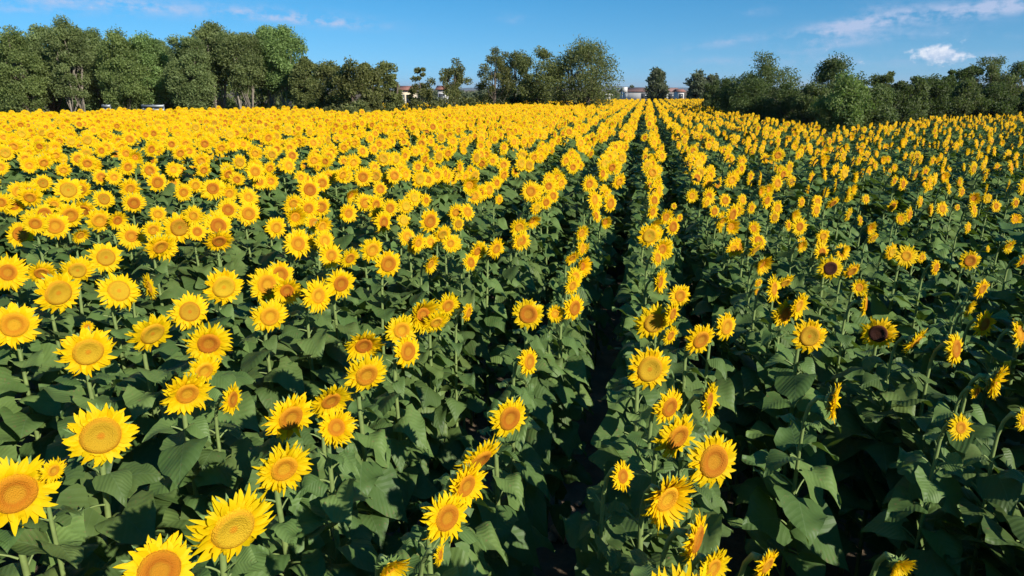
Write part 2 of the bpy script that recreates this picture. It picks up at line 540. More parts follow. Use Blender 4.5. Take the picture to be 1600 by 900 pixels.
XR, YR = [], []
for i in range(-110, 90):
    y = np.arange(-2.5, 118, .23 if i < 2 else .30)
    y = y + g.uniform(-.11, .11, len(y))
    XR.append(X0 + ROW * i + g.normal(0, .075, len(y))); YR.append(y)
XR, YR = np.concatenate(XR), np.concatenate(YR)
strip = np.array([on_plane(x, y, HEAD_Z)[0][:2] for x, y in ((462, 171), (520, 177), (560, 178.5), (600, 177), (650, 173), (700, 169.5), (760, 165.5), (830, 162.6), (830, 161.4), (760, 163), (650, 167), (560, 169.5), (462, 168.5))])
keep = inside(XR, YR, poly) & ~inside(XR, YR, strip)
XR, YR = XR[keep], YR[keep]
ZR = gz(XR, YR) + HEAD_Z + g.normal(0, .085, len(XR)) * (1 - .45 * sstep(15, 35, np.hypot(XR, YR)))
fx, fy, fz = project(np.c_[XR, YR, ZR])
near_view = (fz > 0) & (fx > -130) & (fx < 1640) & (fy > np.where(g.random(len(XR)) < .55, 302, 352)) & (fy < 960)
dist = np.hypot(XR, YR)
too_close = dist < .9
for h in heroes:
    too_close |= (np.abs(XR - h['P'][0]) < .17) & (np.abs(YR - h['P'][1]) < .19)
ok = ~near_view & ~too_close
XR, YR, ZR, fx, fy, fz, dist = (a[ok] for a in (XR, YR, ZR, fx, fy, fz, dist))
right = sstep(0, 3.5, XR)
thin = g.random(len(XR)) > .17 + .12 * right
XR, YR, ZR, fx, fy, fz, dist, right = (a[thin] for a in (XR, YR, ZR, fx, fy, fz, dist, right))
in_frame = (fz > 0) & (fx > 0) & (fx < 1600) & (fy > 0) & (fy < 900)
order = np.argsort(np.where(in_frame, fz, 1e9))
take = order[:max(0, 300 - len(heroes))]
for i in take:
    heroes.append(dict(P=np.array([XR[i], YR[i], ZR[i]]), d=g.normal(.25, .03) * (1 - .2 * right[i]), kind='olive' if g.random() < .12 else 'orange',
                       yaw=FACE + g.normal(0, R(11)), tilt=g.normal(R(3), R(8))))
rest = np.ones(len(XR), bool); rest[take] = False

# labels: row counted from the bare furrow, place counted from the camera's end of the row
FURROW = X0 - .35
ORD = 'first second third fourth fifth sixth seventh eighth ninth tenth eleventh twelfth thirteenth fourteenth fifteenth sixteenth seventeenth eighteenth nineteenth twentieth'.split()
TENS = {20: 'twenty', 30: 'thirty', 40: 'forty'}


def ordinal(n):
    return ORD[n - 1] if n <= 20 else (TENS[n // 10 * 10] + '-' + ORD[n % 10 - 1] if n % 10 else TENS[n // 10 * 10][:-1] + 'ieth')


# the furrow of bare soil seen in the photo runs between these two rows
furrow_x = on_plane(905, 640, .2)[0][0]
i0 = math.ceil((furrow_x - X0) / ROW - .5)
for h in heroes:
    h['row'] = int(round((h['P'][0] - X0) / ROW))
rows = {}
for h in heroes:
    rows.setdefault(h['row'], []).append(h)
for r, hs in rows.items():
    hs.sort(key=lambda h: h['P'][1])
    for j, h in enumerate(hs):
        size = 'small' if h['d'] < .15 else 'broad' if h['d'] > .30 else 'medium'
        look = {'orange': 'orange-centred', 'olive': 'olive-centred', 'dark': 'brown-centred'}[h['kind']]
        side, k = ('right', r - i0 + 1) if r >= i0 else ('left', i0 - r)
        h['label'] = f"{size} {look} sunflower, {ordinal(j + 1)} from the front in {ordinal(k)} row {side} of bare furrow"

protos = []
for n, h in enumerate(heroes):
    v = n % 9
    if h['d'] > .24 and v in (4, 6, 8): v = (0, 1, 7)[n % 3]
    if h['kind'] == 'olive': v = (2, 3, 5)[n % 3]
    if h['kind'] == 'dark': v = 5
    f = np.array([math.cos(h['yaw']), math.sin(h['yaw'])])
    neck = min(.15, .045 + .3 * h['d'])
    bx, by = h['P'][0] - f[0] * neck, h['P'][1] - f[1] * neck
    bz = float(gz(bx, by))
    H = h['P'][2] - bz
    root = link('sunflower', None, None, (bx, by, bz), (0, 0, h['yaw']))
    root.empty_display_size = .1
    tag(root, h['label'], 'sunflower', 'sunflowers in the near rows')
    zs = H / HEAD_Z
    s = h['d'] / 2 * (.94 if h['d'] > .27 else 1.0)
    small = min(1, .5 + .5 * h['d'] / .22)
    wd = .72 if h['row'] in (i0, i0 - 1) else .78 if h['row'] == i0 + 1 else .9
    st = link('stem', STEMS[n % 4], root, scale=((neck - .33 * s) / .092 * .999, small, zs))
    fl = link('foliage', FOLI[(n * 5 + 3) % 8], root, rot=(0, 0, g.uniform(-.7, .7)), scale=(small * wd, small * wd, zs * .97))
    hd = link('flower_head', HEADS[v], root, (neck, 0, H), (g.uniform(-.5, .5), -h['tilt'], 0), (s, s, s))
    link('petals', PETALS[v], hd)
    link('seed_disc', DISCS[h['kind']][v], hd)

# ------------------------------------------------------------------ the rest of the field: one object, plants instanced on points
def joined(v, kind, fol, stm, d, tilt, seed):
    """one plant as a single mesh, the source of the field's plants"""
    gg = np.random.default_rng(seed)
    parts = []
    mats, V, F, U, MI, n = [], [], [], [], [], 0
    s = d / 2
    hm = Matrix.Translation((NECK, 0, HEAD_Z)) @ Euler((gg.uniform(-1, 1), -tilt, 0)).to_matrix().to_4x4() @ Matrix.Scale(s, 4)
    for me, mx in ((stm, Matrix.Diagonal(((NECK - .33 * s) / .092, 1, 1, 1))), (fol, Euler((0, 0, gg.uniform(-.7, .7))).to_matrix().to_4x4()), (HEADS[v], hm), (PETALS[v], hm), (DISCS[kind][v], hm)):
        co = np.zeros(len(me.vertices) * 3, np.float32); me.vertices.foreach_get('co', co)
        mx = np.array(mx)
        V.append(co.reshape(-1, 3) @ mx[:3, :3].T + mx[:3, 3])
        uvl = np.zeros(len(me.loops) * 2, np.float32); me.uv_layers[0].data.foreach_get('uv', uvl)
        vi = np.zeros(len(me.loops), np.int32); me.loops.foreach_get('vertex_index', vi)
        uv = np.zeros((len(me.vertices), 2), np.float32); uv[vi] = uvl.reshape(-1, 2)
        U.append(uv)
        base = len(mats)
        mats += list(me.materials)
        for p in me.polygons:
            F.append(tuple(x + n for x in p.vertices)); MI.append(base + p.material_index)
        n += len(me.vertices)
    me = mesh('sunflower_source', np.concatenate(V), F, mats, MI, np.concatenate(U))
    return bpy.data.objects.new('sunflower_source', me)


SRC = []
for k, (v, kind, d, tilt) in enumerate(((0, 'orange', .235, 4), (1, 'orange', .25, -5), (2, 'orange', .24, 10), (3, 'olive', .265, 0), (6, 'orange', .225, 6), (7, 'orange', .24, -12),
                                        (8, 'orange', .185, 4), (1, 'orange', .20, -6), (4, 'orange', .165, 10), (5, 'olive', .21, 0))):
    SRC.append(joined(v, kind, FOLI[k % 7], STEMS[k % 4], d, R(tilt), k))


def scatter(name, P, rot, scl, idx, sources):
    me = bpy.data.meshes.new(name)
    me.vertices.add(len(P)); me.vertices.foreach_set('co', np.asarray(P, np.float32).ravel())
    a = me.attributes.new('turn', 'FLOAT_VECTOR', 'POINT'); a.data.foreach_set('vector', np.asarray(rot, np.float32).ravel())
    a = me.attributes.new('size', 'FLOAT', 'POINT'); a.data.foreach_set('value', np.asarray(scl, np.float32))
    a = me.attributes.new('which', 'INT', 'POINT'); a.data.foreach_set('value', np.asarray(idx, np.int32))
    o = link(name, me)
    ng = bpy.data.node_groups.new(name, 'GeometryNodeTree')
    ng.interface.new_socket('Geometry', in_out='INPUT', socket_type='NodeSocketGeometry')
    ng.interface.new_socket('Geometry', in_out='OUTPUT', socket_type='NodeSocketGeometry')
    N, L = ng.nodes, ng.links
    gi, go = N.new('NodeGroupInput'), N.new('NodeGroupOutput')
    g2i = N.new('GeometryNodeGeometryToInstance')
    for s in sources[::-1]:
        oi = N.new('GeometryNodeObjectInfo'); oi.inputs['Object'].default_value = s; oi.inputs['As Instance'].default_value = False
        L.new(oi.outputs['Geometry'], g2i.inputs[0])
    iop = N.new('GeometryNodeInstanceOnPoints')
    iop.inputs['Pick Instance'].default_value = True

    def named(nm, dt):
        a = N.new('GeometryNodeInputNamedAttribute'); a.data_type = dt; a.inputs['Name'].default_value = nm
        return [x for x in a.outputs if x.enabled][0]
    e2r = N.new('FunctionNodeEulerToRotation')
    L.new(named('turn', 'FLOAT_VECTOR'), e2r.inputs[0]); L.new(e2r.outputs[0], iop.inputs['Rotation'])
    L.new(named('size', 'FLOAT'), iop.inputs['Scale'])
    L.new(named('which', 'INT'), iop.inputs['Instance Index'])
    L.new(gi.outputs[0], iop.inputs['Points']); L.new(g2i.outputs[0], iop.inputs['Instance'])
    L.new(iop.outputs[0], go.inputs[0])
    o.modifiers.new('plants', 'NODES').node_group = ng
    return o


XF, YF, ZF, rt = XR[rest], YR[rest], ZR[rest], right[rest]
yaw = FACE + g.normal(0, R(12), len(XF))
bx, by = XF - np.cos(yaw) * NECK, YF - np.sin(yaw) * NECK
bz = gz(bx, by)
small = g.random(len(XF)) < .08 + .75 * rt
idx = np.where(small, g.integers(6, 10, len(XF)), g.integers(0, 6, len(XF)))
print('field plants', len(XF))
fo = scatter('sunflower_field', np.c_[bx, by, bz], np.c_[g.normal(0, .03, len(XF)), g.normal(0, .03, len(XF)), yaw], (ZF - bz) / HEAD_Z, idx, SRC)
tag(fo, 'yellow sunflowers of the far rows merging towards the trees', 'sunflower field', None, 'stuff')

# ------------------------------------------------------------------ ground
def axis(lo, hi, step, far):
    a = list(np.arange(lo, hi + step, step))
    s = step
    while a[-1] < far:
        s *= 1.35; a.append(a[-1] + s)
    s = step
    while a[0] > -far:
        s *= 1.35; a.insert(0, a[0] - s)
    return np.array(a)


ax, ay = axis(-60, 40, 1.0, 9000), axis(-8, 120, 1.0, 9000)
GX, GY = np.meshgrid(ax, ay)
V = np.c_[GX.ravel(), GY.ravel(), gz(GX, GY).ravel()]
nx, ny = len(ax), len(ay)
ii = np.arange(nx * (ny - 1)).reshape(ny - 1, nx)[:, :-1].ravel()
Fq = np.c_[ii, ii + 1, ii + nx + 1, ii + nx]
m, t = mat('dry_soil')
co = t.n('ShaderNodeTexCoord').outputs['Object']
nz = t.noise(2.2, 8, co, .65); n2 = t.noise(.12, 4, co)
c = t.ramp(nz, [(.3, (.085, .058, .040)), (.5, (.15, .105, .072)), (.72, (.24, .175, .125))])
c = t.mix(t.ramp(n2, [(.4, (0, 0, 0)), (.65, (1, 1, 1))]), c, t.mix(.5, c, (.17, .15, .07)))
t.surf(c, .95, bump=nz, bstr=.9, bdist=.08, spec=.1)
tag(link('ground', mesh('ground', V, Fq, [m])), None, None, None, 'structure')

# ------------------------------------------------------------------ trees
def leaf_cards(centres, radii, n, size, g, squash=.8):
    """n small folded leaf sprays round each clump centre"""
    k = len(centres)
    C = np.repeat(centres, n, 0); rr = np.repeat(radii, n)
    d = g.normal(size=(k * n, 3)); d /= np.linalg.norm(d, axis=1)[:, None]
    rad = rr * np.clip(g.random(k * n) ** .45 * g.normal(1, .10, k * n), 0, 1.2)
    P = C + d * rad[:, None] * np.array([1, 1, squash])
    s = size * g.uniform(.55, 1.35, k * n)
    a = g.normal(size=(k * n, 3)) + d * .5; a /= np.linalg.norm(a, axis=1)[:, None]
    b = np.cross(a, g.normal(size=(k * n, 3))); b /= np.linalg.norm(b, axis=1)[:, None]
    c = np.cross(a, b)
    s = s[:, None]
    q = [P - a * s, P + b * s * .42 + c * s * .12, P + a * s, P - b * s * .42 + c * s * .12]
    V = np.stack(q, 1).reshape(-1, 3)
    F = np.arange(len(V)).reshape(-1, 4)
    return V, F


def tree(name, label, cat, px, top, wpx, F, leaf, group, base=.28, clumps=46, n=95, size=.14, bark='bark', stems=1, shape=1.0, cl=.30, seed=None, dpx=None, flare=0.0):
    """trunk(s) with limbs to each clump of foliage; crown from `base` of the height to the top"""
    g = np.random.default_rng(abs(hash((px, top, wpx))) % 100000 if seed is None else seed)
    Pt, s = at(px, top, F)
    gx, gy = Pt[0], Pt[1]
    z0 = float(gz(gx, gy)); H = Pt[2] - z0
    Rx = wpx / 2 * s / FPX
    Ry = Rx * (dpx or 1.0)
    root = link(name, None, None, (gx, gy, z0), (0, 0, YAW))
    tag(root, label, cat, group)
    zb = base * H
    zc, rz = (H + zb) / 2, (H - zb) / 2
    C = []
    while len(C) < clumps:
        u = g.uniform(-1, 1, 3)
        r = np.linalg.norm(u)
        if r > 1 or (r < .55 and g.random() < .6):
            continue
        k = 1 - .22 * max(0, u[2]) * shape + flare * max(0, -u[2])
        C.append((u[0] * Rx * .86 * k, u[1] * Ry * .86 * k, zc + u[2] * rz * .88))
    C = np.array(C)
    rad = cl * min(Rx * 1.1, rz * 1.4) * g.uniform(.6, 1.25, len(C))
    V, Fc = leaf_cards(C, rad, n, size, g)
    Vs, Fs = leaf_cards(C[::2] * np.array([1.02, 1.02, 1.0]), rad[::2] * 1.22, n // 4, size, g)
    V[:, 2] = np.maximum(V[:, 2], .05); Vs[:, 2] = np.maximum(Vs[:, 2], .05)
    me = mesh('crown', np.r_[V, Vs], np.r_[Fc, Fs + len(V)], [M[leaf]], smooth=False)
    link('crown', me, root)
    b = MB()
    tr = max(.05, H * (.013 if bark == 'pale_bark' else .018))
    for k in range(stems):
        a = 2 * math.pi * k / max(stems, 1) + g.uniform(0, 1)
        spread = 0 if stems == 1 else Rx * .35
        off = 0 if stems == 1 else .12 + tr
        x0, y0 = off * math.cos(a), off * math.sin(a)
        pts = [(x0, y0, -.1)]
        for j, tt in enumerate((.25, .5, .75, 1.0)):
            pts.append((x0 + spread * tt ** 1.3 * math.cos(a) + g.normal(0, .05 * tt * Rx), y0 + spread * tt ** 1.3 * math.sin(a) + g.normal(0, .05 * tt * Rx), (zb + (zc - zb) * 1.3) * tt))
        b.tube(pts, [tr * 1.25, tr, tr * .85, tr * .65, tr * .4], 7)
        for c_ in C[g.choice(len(C), max(3, len(C) // (3 * stems)), replace=False)]:
            q = np.array(pts[int(g.integers(1, 4))])
            if c_[2] < q[2]:
                q = np.array(pts[1])
            mid = (q + c_) / 2 + np.array([0, 0, -.12 * abs(c_[2] - q[2])])
            b.tube([q, mid, c_], [tr * .4, tr * .25, tr * .1], 5)
    link('trunk', b.mesh('trunk', [M[bark]]), root)
    return root


W1 = 'tall trees of the wood at the far end of the field'
wood = [  # px, top, width, F, leaf, base, stems, bark, label
    (-38, 38, 110, 41, 'willow', .10, 2, 'bark', 'grey-green wood tree cut by the left edge of the picture'),
    (18, 40, 78, 39, 'light', .10, 2, 'bark', 'rounded light green wood tree near the left edge of the picture'),
    (58, 29, 80, 42, 'willow', .12, 1, 'bark', 'broad grey-green wood tree left of the highest crown at left'),
    (97, 21, 74, 40, 'willow', .26, 2, 'pale_bark', 'highest crown of the left wood, over a pale forked trunk'),
    (140, 38, 78, 42, 'willow', .12, 1, 'bark', 'grey-green wood tree just right of the highest left crown'),
    (182, 43, 74, 40, 'light', .10, 1, 'bark', 'light green flat-topped wood tree above the short white rail'),
    (220, 43, 70, 41, 'light', .26, 2, 'pale_bark', 'light green wood tree with thin pale stems above the long rail'),
    (250, 58, 54, 45, 'willow', .15, 1, 'bark', 'lower wood tree at the dip in the crowns above the rail'),
    (286, 42, 74, 40, 'willow', .18, 1, 'bark', 'dark grey-green wood tree right of the long metal rail'),
    (328, 30, 76, 42, 'willow', .36, 3, 'pale_bark', 'tall wood tree on several leaning pale stems'),
    (372, 38, 74, 41, 'willow', .38, 2, 'pale_bark', 'wood tree on straight pale trunks left of the last tall crown'),
    (412, 38, 62, 43, 'light', .32, 1, 'pale_bark', 'wood tree squeezed against the last tall crown of the wood'),
    (438, 31, 80, 42, 'light', .32, 1, 'pale_bark', 'last tall rounded crown at the right end of the wood'),
    (476, 84, 54, 40, 'oak', .15, 1, 'pale_bark', 'low dark tree below the end of the tall wood'),
]
for px, top, w, F, lf, base, st, bk, lab in wood:
    tree('wood_tree', lab, 'tree', px, top, w, F, lf, W1, base, clumps=96, n=300, size=.064, stems=st, bark=bk, cl=.33)
for i, (px, top, w, F, lab) in enumerate(((30, 48, 130, 48, 'shaded tree deep in the wood at its left end'), (120, 52, 130, 49, 'shaded tree deep in the wood behind the highest crown'), (215, 62, 130, 48, 'shaded tree deep in the wood behind the long rail'),
                                          (310, 52, 130, 49, 'shaded tree deep in the wood behind the leaning stems'), (400, 56, 120, 50, 'shaded tree deep in the wood behind its right end'))):
    tree('wood_tree', lab, 'tree', px, top, w, F, 'willow', W1, .04, clumps=60, n=90, size=.16, cl=.32)

W2 = 'oaks standing in the field'
for px, top, w, F, base, st, cl, n, c, lab in (
        (515, 88, 64, 36, .20, 2, .30, 95, 44, 'rounded brownish oak, leftmost of the oaks in the field'),
        (556, 80, 84, 35, .16, 3, .30, 100, 56, 'widest oak of the left clump, with a domed top'),
        (604, 92, 52, 36, .16, 2, .30, 95, 40, 'oak with a ragged right side where the red-roofed house shows'),
        (657, 97, 48, 46, .18, 1, .26, 60, 30, 'small see-through oak right of the red-roofed house'),
        (709, 83, 56, 46, .22, 1, .27, 60, 32, 'small open oak with a pointed top and sky showing through'),
        (772, 70, 66, 47, .14, 1, .26, 75, 38, 'slender oak with a thin sparse top'),
        (803, 70, 66, 49, .14, 1, .28, 85, 40, 'brownish oak squeezed between two oaks'),
        (840, 66, 78, 47, .16, 1, .29, 100, 48, 'dark upright oak left of the big round oak'),
        (912, 57, 122, 47, .14, 4, .27, 85, 84, 'big round spreading oak on several dark stems')):
    tree('oak_tree', lab, 'tree', px, top, w, F, 'oak', W2, base, clumps=c, n=int(n * 2.6), size=.07, stems=st, cl=cl)
W3 = 'low bushes along the field edge'
for px, top, w, yb, lab in ((486, 157, 46, 172.5, 'low dark bush under the leftmost oak'), (522, 158, 50, 176, 'low dark bush under the widest left oak'), (562, 155, 54, 177.5, 'low dark bush right of the widest left oak'),
                            (598, 166, 30, 176, 'tiny bush at the field edge left of the red-roofed house'), (644, 150, 30, 173, 'low bush in front of the red-roofed house'), (668, 147, 48, 171, 'low bush under the small see-through oak'), (704, 144, 54, 168, 'low bush under the open pointed oak'),
                            (742, 146, 54, 165.5, 'low bush left of the slender oak'), (790, 154, 36, 163.6, 'low bush under the brownish squeezed oak'), (862, 152, 34, 162, 'low bush between the upright oak and the big round oak'), (940, 155, 34, 161.5, 'small bush at the right foot of the big round oak')):
    F = float(on_plane(px, yb - .8, HEAD_Z)[0][:2] @ FWD)
    tree('field_bush', lab, 'bush', px, top, w, F, 'oak', W3, .02, clumps=24, n=130, size=.085, cl=.40, shape=.4)
W4 = 'trees beyond the far end of the field'
tree('poplar_tree', 'lone pointed poplar in front of the long white barn', 'tree', 1028, 105, 31, 118, 'far', W4, .05, clumps=46, n=110, size=.28, shape=1.8, cl=.5)
tree('distant_tree', 'small dark tree behind the white box beside the barn', 'tree', 986, 131, 11, 210, 'far', W4, .1, clumps=18, n=60, size=.35, cl=.5)
for px, w, F, lab in ((616, 30, 128, 'low far bush below the left end of the red-roofed cream house'), (650, 34, 132, 'low far bush right of the red-roofed cream house'), (682, 34, 126, 'low far bush in the gap between the two small see-through oaks'), (716, 36, 130, 'low far bush behind the trunk of the open pointed oak'),
                       (750, 36, 128, 'low far bush in the gap left of the slender oak'), (786, 40, 132, 'low far bush behind the slender oak'), (826, 40, 130, 'low far bush left of the upright oak trunk'), (866, 40, 130, 'low far bush behind the gap beside the big round oak'), (906, 40, 134, 'low far bush behind the stems of the big round oak')):
    tree('distant_bush', lab, 'bush', px, 141.5 + (px % 7) * .3, w * 1.25, F, 'far', W4, .0, clumps=26, n=70, size=.26, cl=.5, shape=.3)
tree('distant_tree', 'low distant hedge tree left of the white box', 'tree', 957, 139, 26, 150, 'far', W4, .02, clumps=22, n=70, size=.28, cl=.45)
tree('distant_tree', 'grey-green rounded tree right of the barn', 'tree', 1092, 112, 40, 112, 'far', W4, .03, clumps=40, n=100, size=.26, cl=.36)
tree('distant_tree', 'grey-green tree partly behind the hedge at its far tip', 'tree', 1112, 116, 34, 112, 'far', W4, .03, clumps=36, n=100, size=.26, cl=.36)

W5 = 'trees and shrubs of the hedge along the right side'
hedge = [
    (1116, 122, 30, 54, 'hedge', .0, 'small shrub at the far tip of the right hedge'),
    (1138, 118, 40, 50, 'hedge', .0, 'dark shrub behind the far tip of the right hedge'),
    (1162, 108, 60, 46, 'hedge', .0, 'dark rounded shrub left of the tall ragged hedge oak'),
    (1205, 76, 90, 43, 'olive_hedge', .0, 'tall ragged hedge oak with a domed top, left of the sky gap'),
    (1180, 122, 70, 40, 'hedge', .0, 'dark shrub in front of the tall ragged hedge oak'),
    (1232, 128, 60, 38, 'hedge', .0, 'low shrub at the right foot of the tall ragged hedge oak'),
    (1274, 124, 54, 36, 'olive_hedge', .0, 'light shrub standing in the gap between the two hedge oaks'),
    (1318, 83, 76, 38, 'hedge', .1, 'dark flat-topped hedge oak right of the sky gap'),
    (1326, 112, 72, 33, 'light', .0, 'lightest feathery green shrub, in front of the flat-topped hedge oak'),
    (1384, 93, 42, 38, 'olive_hedge', .05, 'narrow hedge tree with twigs poking from its top'),
    (1370, 128, 60, 33, 'olive_hedge', .0, 'low shrub in front of the narrow twiggy hedge tree'),
    (1408, 116, 46, 36, 'hedge', .0, 'low dark shrub right of the narrow twiggy hedge tree'),
    (1436, 104, 36, 38, 'olive_hedge', .0, 'pointed feathery shrub in the lower middle of the hedge'),
    (1462, 112, 50, 39, 'hedge', .0, 'dark low shrub left of the small pointed hedge tree'),
    (1488, 104, 40, 41, 'hedge', .0, 'small pointed hedge tree under the white cloud'),
    (1521, 91, 44, 42, 'hedge', .0, 'round-headed hedge tree right of the white cloud'),
    (1512, 122, 56, 39, 'olive_hedge', .0, 'grey-green shrub in front of the round-headed hedge tree'),
    (1560, 79, 74, 42, 'olive_hedge', .0, 'broad tall hedge tree near the right edge of the picture'),
    (1560, 128, 60, 39, 'hedge', .0, 'dark shrub under the broad tall hedge tree'),
    (1608, 77, 62, 42, 'hedge', .0, 'dark tree cut by the right edge of the picture'),
    (1625, 122, 60, 39, 'hedge', .0, 'dark low shrub cut by the right edge of the picture'),
]
for px, top, w, F, lf, base, lab in hedge:
    tree('hedge_tree', lab, 'tree', px, top, w * 1.2, F, lf, W5, base, clumps=52, n=280, size=.066, cl=.32, shape=.8, flare=.15)

# ------------------------------------------------------------------ buildings beyond the field
wall_white = simple('white_wall', (.55, .53, .50), .8, 1.5, .08)
wall_cream = simple('cream_wall', (.62, .52, .36), .8, 1.5, .1)
roof_red = simple('red_roof_tiles', (.26, .115, .085), .85, 3, .3)
roof_brown = simple('brown_roof', (.23, .13, .11), .85, 3, .25)
glass_dark = simple('dark_opening', (.06, .065, .07), .3, 3, .2)
metal = simple('galvanised_metal', (.30, .32, .33), .55, 4, .1, metal=.6)


def house(name, label, cat, x0, x1, eave, ridge, F, wall, roof, depth=7, bays=0, door=False):
    P0, s = at(x0, eave, F); P1, _ = at(x1, eave, F)
    c = (P0 + P1) / 2
    Wd = float(np.linalg.norm(P1[:2] - P0[:2]))
    zr = at((x0 + x1) / 2, ridge, F + depth / 2)[0][2]
    h = c[2]
    root = link(name, None, None, (c[0], c[1], 0), (0, 0, YAW))
    tag(root, label, cat)
    b = MB(); b.box((0, depth / 2, h / 2 - .2), (Wd, depth, h + .4))
    link('wall', b.mesh('wall', [wall], False), root)
    o = .35
    b = MB()
    y0, y1, ym = -o, depth + o, depth / 2
    x = Wd / 2 + o
    th = .12
    V = [(-x, y0, h), (x, y0, h), (x, ym, zr), (-x, ym, zr), (-x, y1, h), (x, y1, h)]
    V += [(a, b_, c_ + th) for a, b_, c_ in V]
    b.add(V, [(0, 1, 2, 3), (3, 2, 5, 4), (6, 9, 8, 7), (9, 10, 11, 8), (0, 6, 7, 1), (4, 5, 11, 10), (0, 3, 9, 6), (3, 4, 10, 9), (1, 7, 8, 2), (2, 8, 11, 5)])
    link('roof', b.mesh('roof', [roof], False), root)
    for k in range(bays):
        b = MB(); xx = -Wd / 2 + Wd * (k + .5) / bays
        b.box((xx, -.02, h * .55), (Wd / bays * .72, .12, h * .5))
        link('window', b.mesh('window', [glass_dark], False), root)
    return root


house('barn', 'long low white barn with a brown roof behind the lone poplar', 'barn', 977, 1062, 143.5, 138, 190, wall_white, roof_brown, 9, 0)
bp = bpy.data.objects['barn']
for k, (a, b_) in enumerate(((.30, .42), (.66, .76), (.80, .92))):
    P0, s = at(977, 150, 190); P1, _ = at(1062, 150, 190)
    Wd = float(np.linalg.norm(P1 - P0)); b = MB()
    b.box((-Wd / 2 + Wd * (a + b_) / 2, -.03, 1.2), (Wd * (b_ - a), .16, 1.5))
    link('window', b.mesh('window', [glass_dark], False), bp)
house('farmhouse', 'small white gabled house at the right end of the barn', 'house', 1060, 1069, 143.5, 140, 180, wall_white, roof_red, 5, 1)
house('farmhouse', 'cream house with a red roof right of the left oak clump', 'house', 622, 645, 141, 135.5, 95, wall_cream, roof_red, 5, 2)
house('farmhouse', 'white house with a red roof behind the open pointed oak', 'house', 684, 697, 140.5, 135, 110, wall_white, roof_red, 5, 1)
house('farmhouse', 'tiny white hut at the right foot of the big round oak', 'hut', 947, 954, 149, 147.5, 120, wall_white, wall_white, 2, 0)
P0, s = at(976, 136, 185)
root = link('water_tank', None, None, (P0[0], P0[1], 0), (0, 0, YAW)); tag(root, 'white box-shaped water tank on legs left of the barn', 'tank')
b = MB(); b.box((0, 0, P0[2] - .6), (1.3, 1.3, 1.2)); link('tank_body', b.mesh('tank_body', [wall_white], False), root)
for sx in (-1, 1):
    for sy in (-1, 1):
        b = MB(); b.box((sx * .6, sy * .6, (P0[2] - 1.2) / 2), (.12, .12, P0[2] - 1.2)); link('leg', b.mesh('leg', [metal], False), root)
for x0, x1, lab in ((221, 256, 'long galvanised guard rail at the edge of the wood'), (159, 172, 'short galvanised guard rail under the light green wood tree')):
    P0, _ = at(x0, 166, 38); P1, _ = at(x1, 166, 38)
    c = (P0 + P1) / 2; Wd = float(np.linalg.norm(P1 - P0)); z0 = float(gz(c[0], c[1]))
    root = link('guard_rail', None, None, (c[0], c[1], z0), (0, 0, YAW)); tag(root, lab, 'guard rail')
    zt = at((x0 + x1) / 2, 163.2, 38)[0][2] - z0
    for k in range(2):
        b = MB(); b.box((0, 0, zt - .08 - k * .2), (Wd, .06, .12)); link('rail', b.mesh('rail', [metal], False), root)
    for xx in np.linspace(-Wd / 2 + .05, Wd / 2 - .05, 3):
        b = MB(); b.box((xx, .07, zt / 2), (.07, .07, zt)); link('post', b.mesh('post', [metal], False), root)

# dry grass along the foot of the hedge
g = np.random.default_rng(11)
Vg, n = [], 3600
for k in range(n):
    P, _ = on_plane(g.uniform(1290, 1600), 100, .1) if False else on_plane(*((lambda x: (x, np.interp(x, [1250, 1330, 1392, 1440, 1620], [188, 194, 189, 179, 175]) + g.uniform(-3.2, 1.2)))(g.uniform(1290, 1480))), HEAD_Z)
    z0 = float(gz(P[0], P[1])); h = g.uniform(.5, 1.25); a = g.uniform(0, 6.28); le = g.normal(0, .18, 2)
    dx, dy = math.cos(a) * .012, math.sin(a) * .012
    Vg += [(P[0] - dx, P[1] - dy, z0), (P[0] + dx, P[1] + dy, z0), (P[0] + le[0] + dx * .6, P[1] + le[1] + dy * .6, z0 + h * .65), (P[0] + le[0] * 1.8, P[1] + le[1] * 1.8, z0 + h)]
tag(link('grass', mesh('grass', Vg, np.arange(4 * n).reshape(-1, 4), [simple('dry_grass', (.24, .185, .085), .8, .8, .4)], smooth=False)), 'dry tan grass along the foot of the hedge', 'grass', None, 'stuff')

# distant hills, built 5 to 8 km away
g = np.random.default_rng(5)
for nm, D, h0, colr, sd in (('hills', 6500, 36, (.05, .07, .06), 2),):
    az = np.linspace(-80, 80, 161)
    hh = h0 * (.55 + .25 * np.sin(az * .21 + sd) + .15 * np.sin(az * .63 + 2 * sd) + .05 * np.sin(az * 1.7))
    V = []
    for a, h in zip(az, hh):
        dx, dy = math.sin(R(a)), math.cos(R(a))
        V += [(dx * (D - 900), dy * (D - 900), -1), (dx * D, dy * D, h), (dx * (D + 900), dy * (D + 900), -1)]
    F = [(3 * i + k, 3 * i + 3 + k, 3 * i + 4 + k, 3 * i + 1 + k) for i in range(len(az) - 1) for k in (0, 1)]
    tag(link(nm, mesh(nm, V, F, [simple(nm + '_ground', colr, .9, .004, .3)])), None, None, None, 'structure')

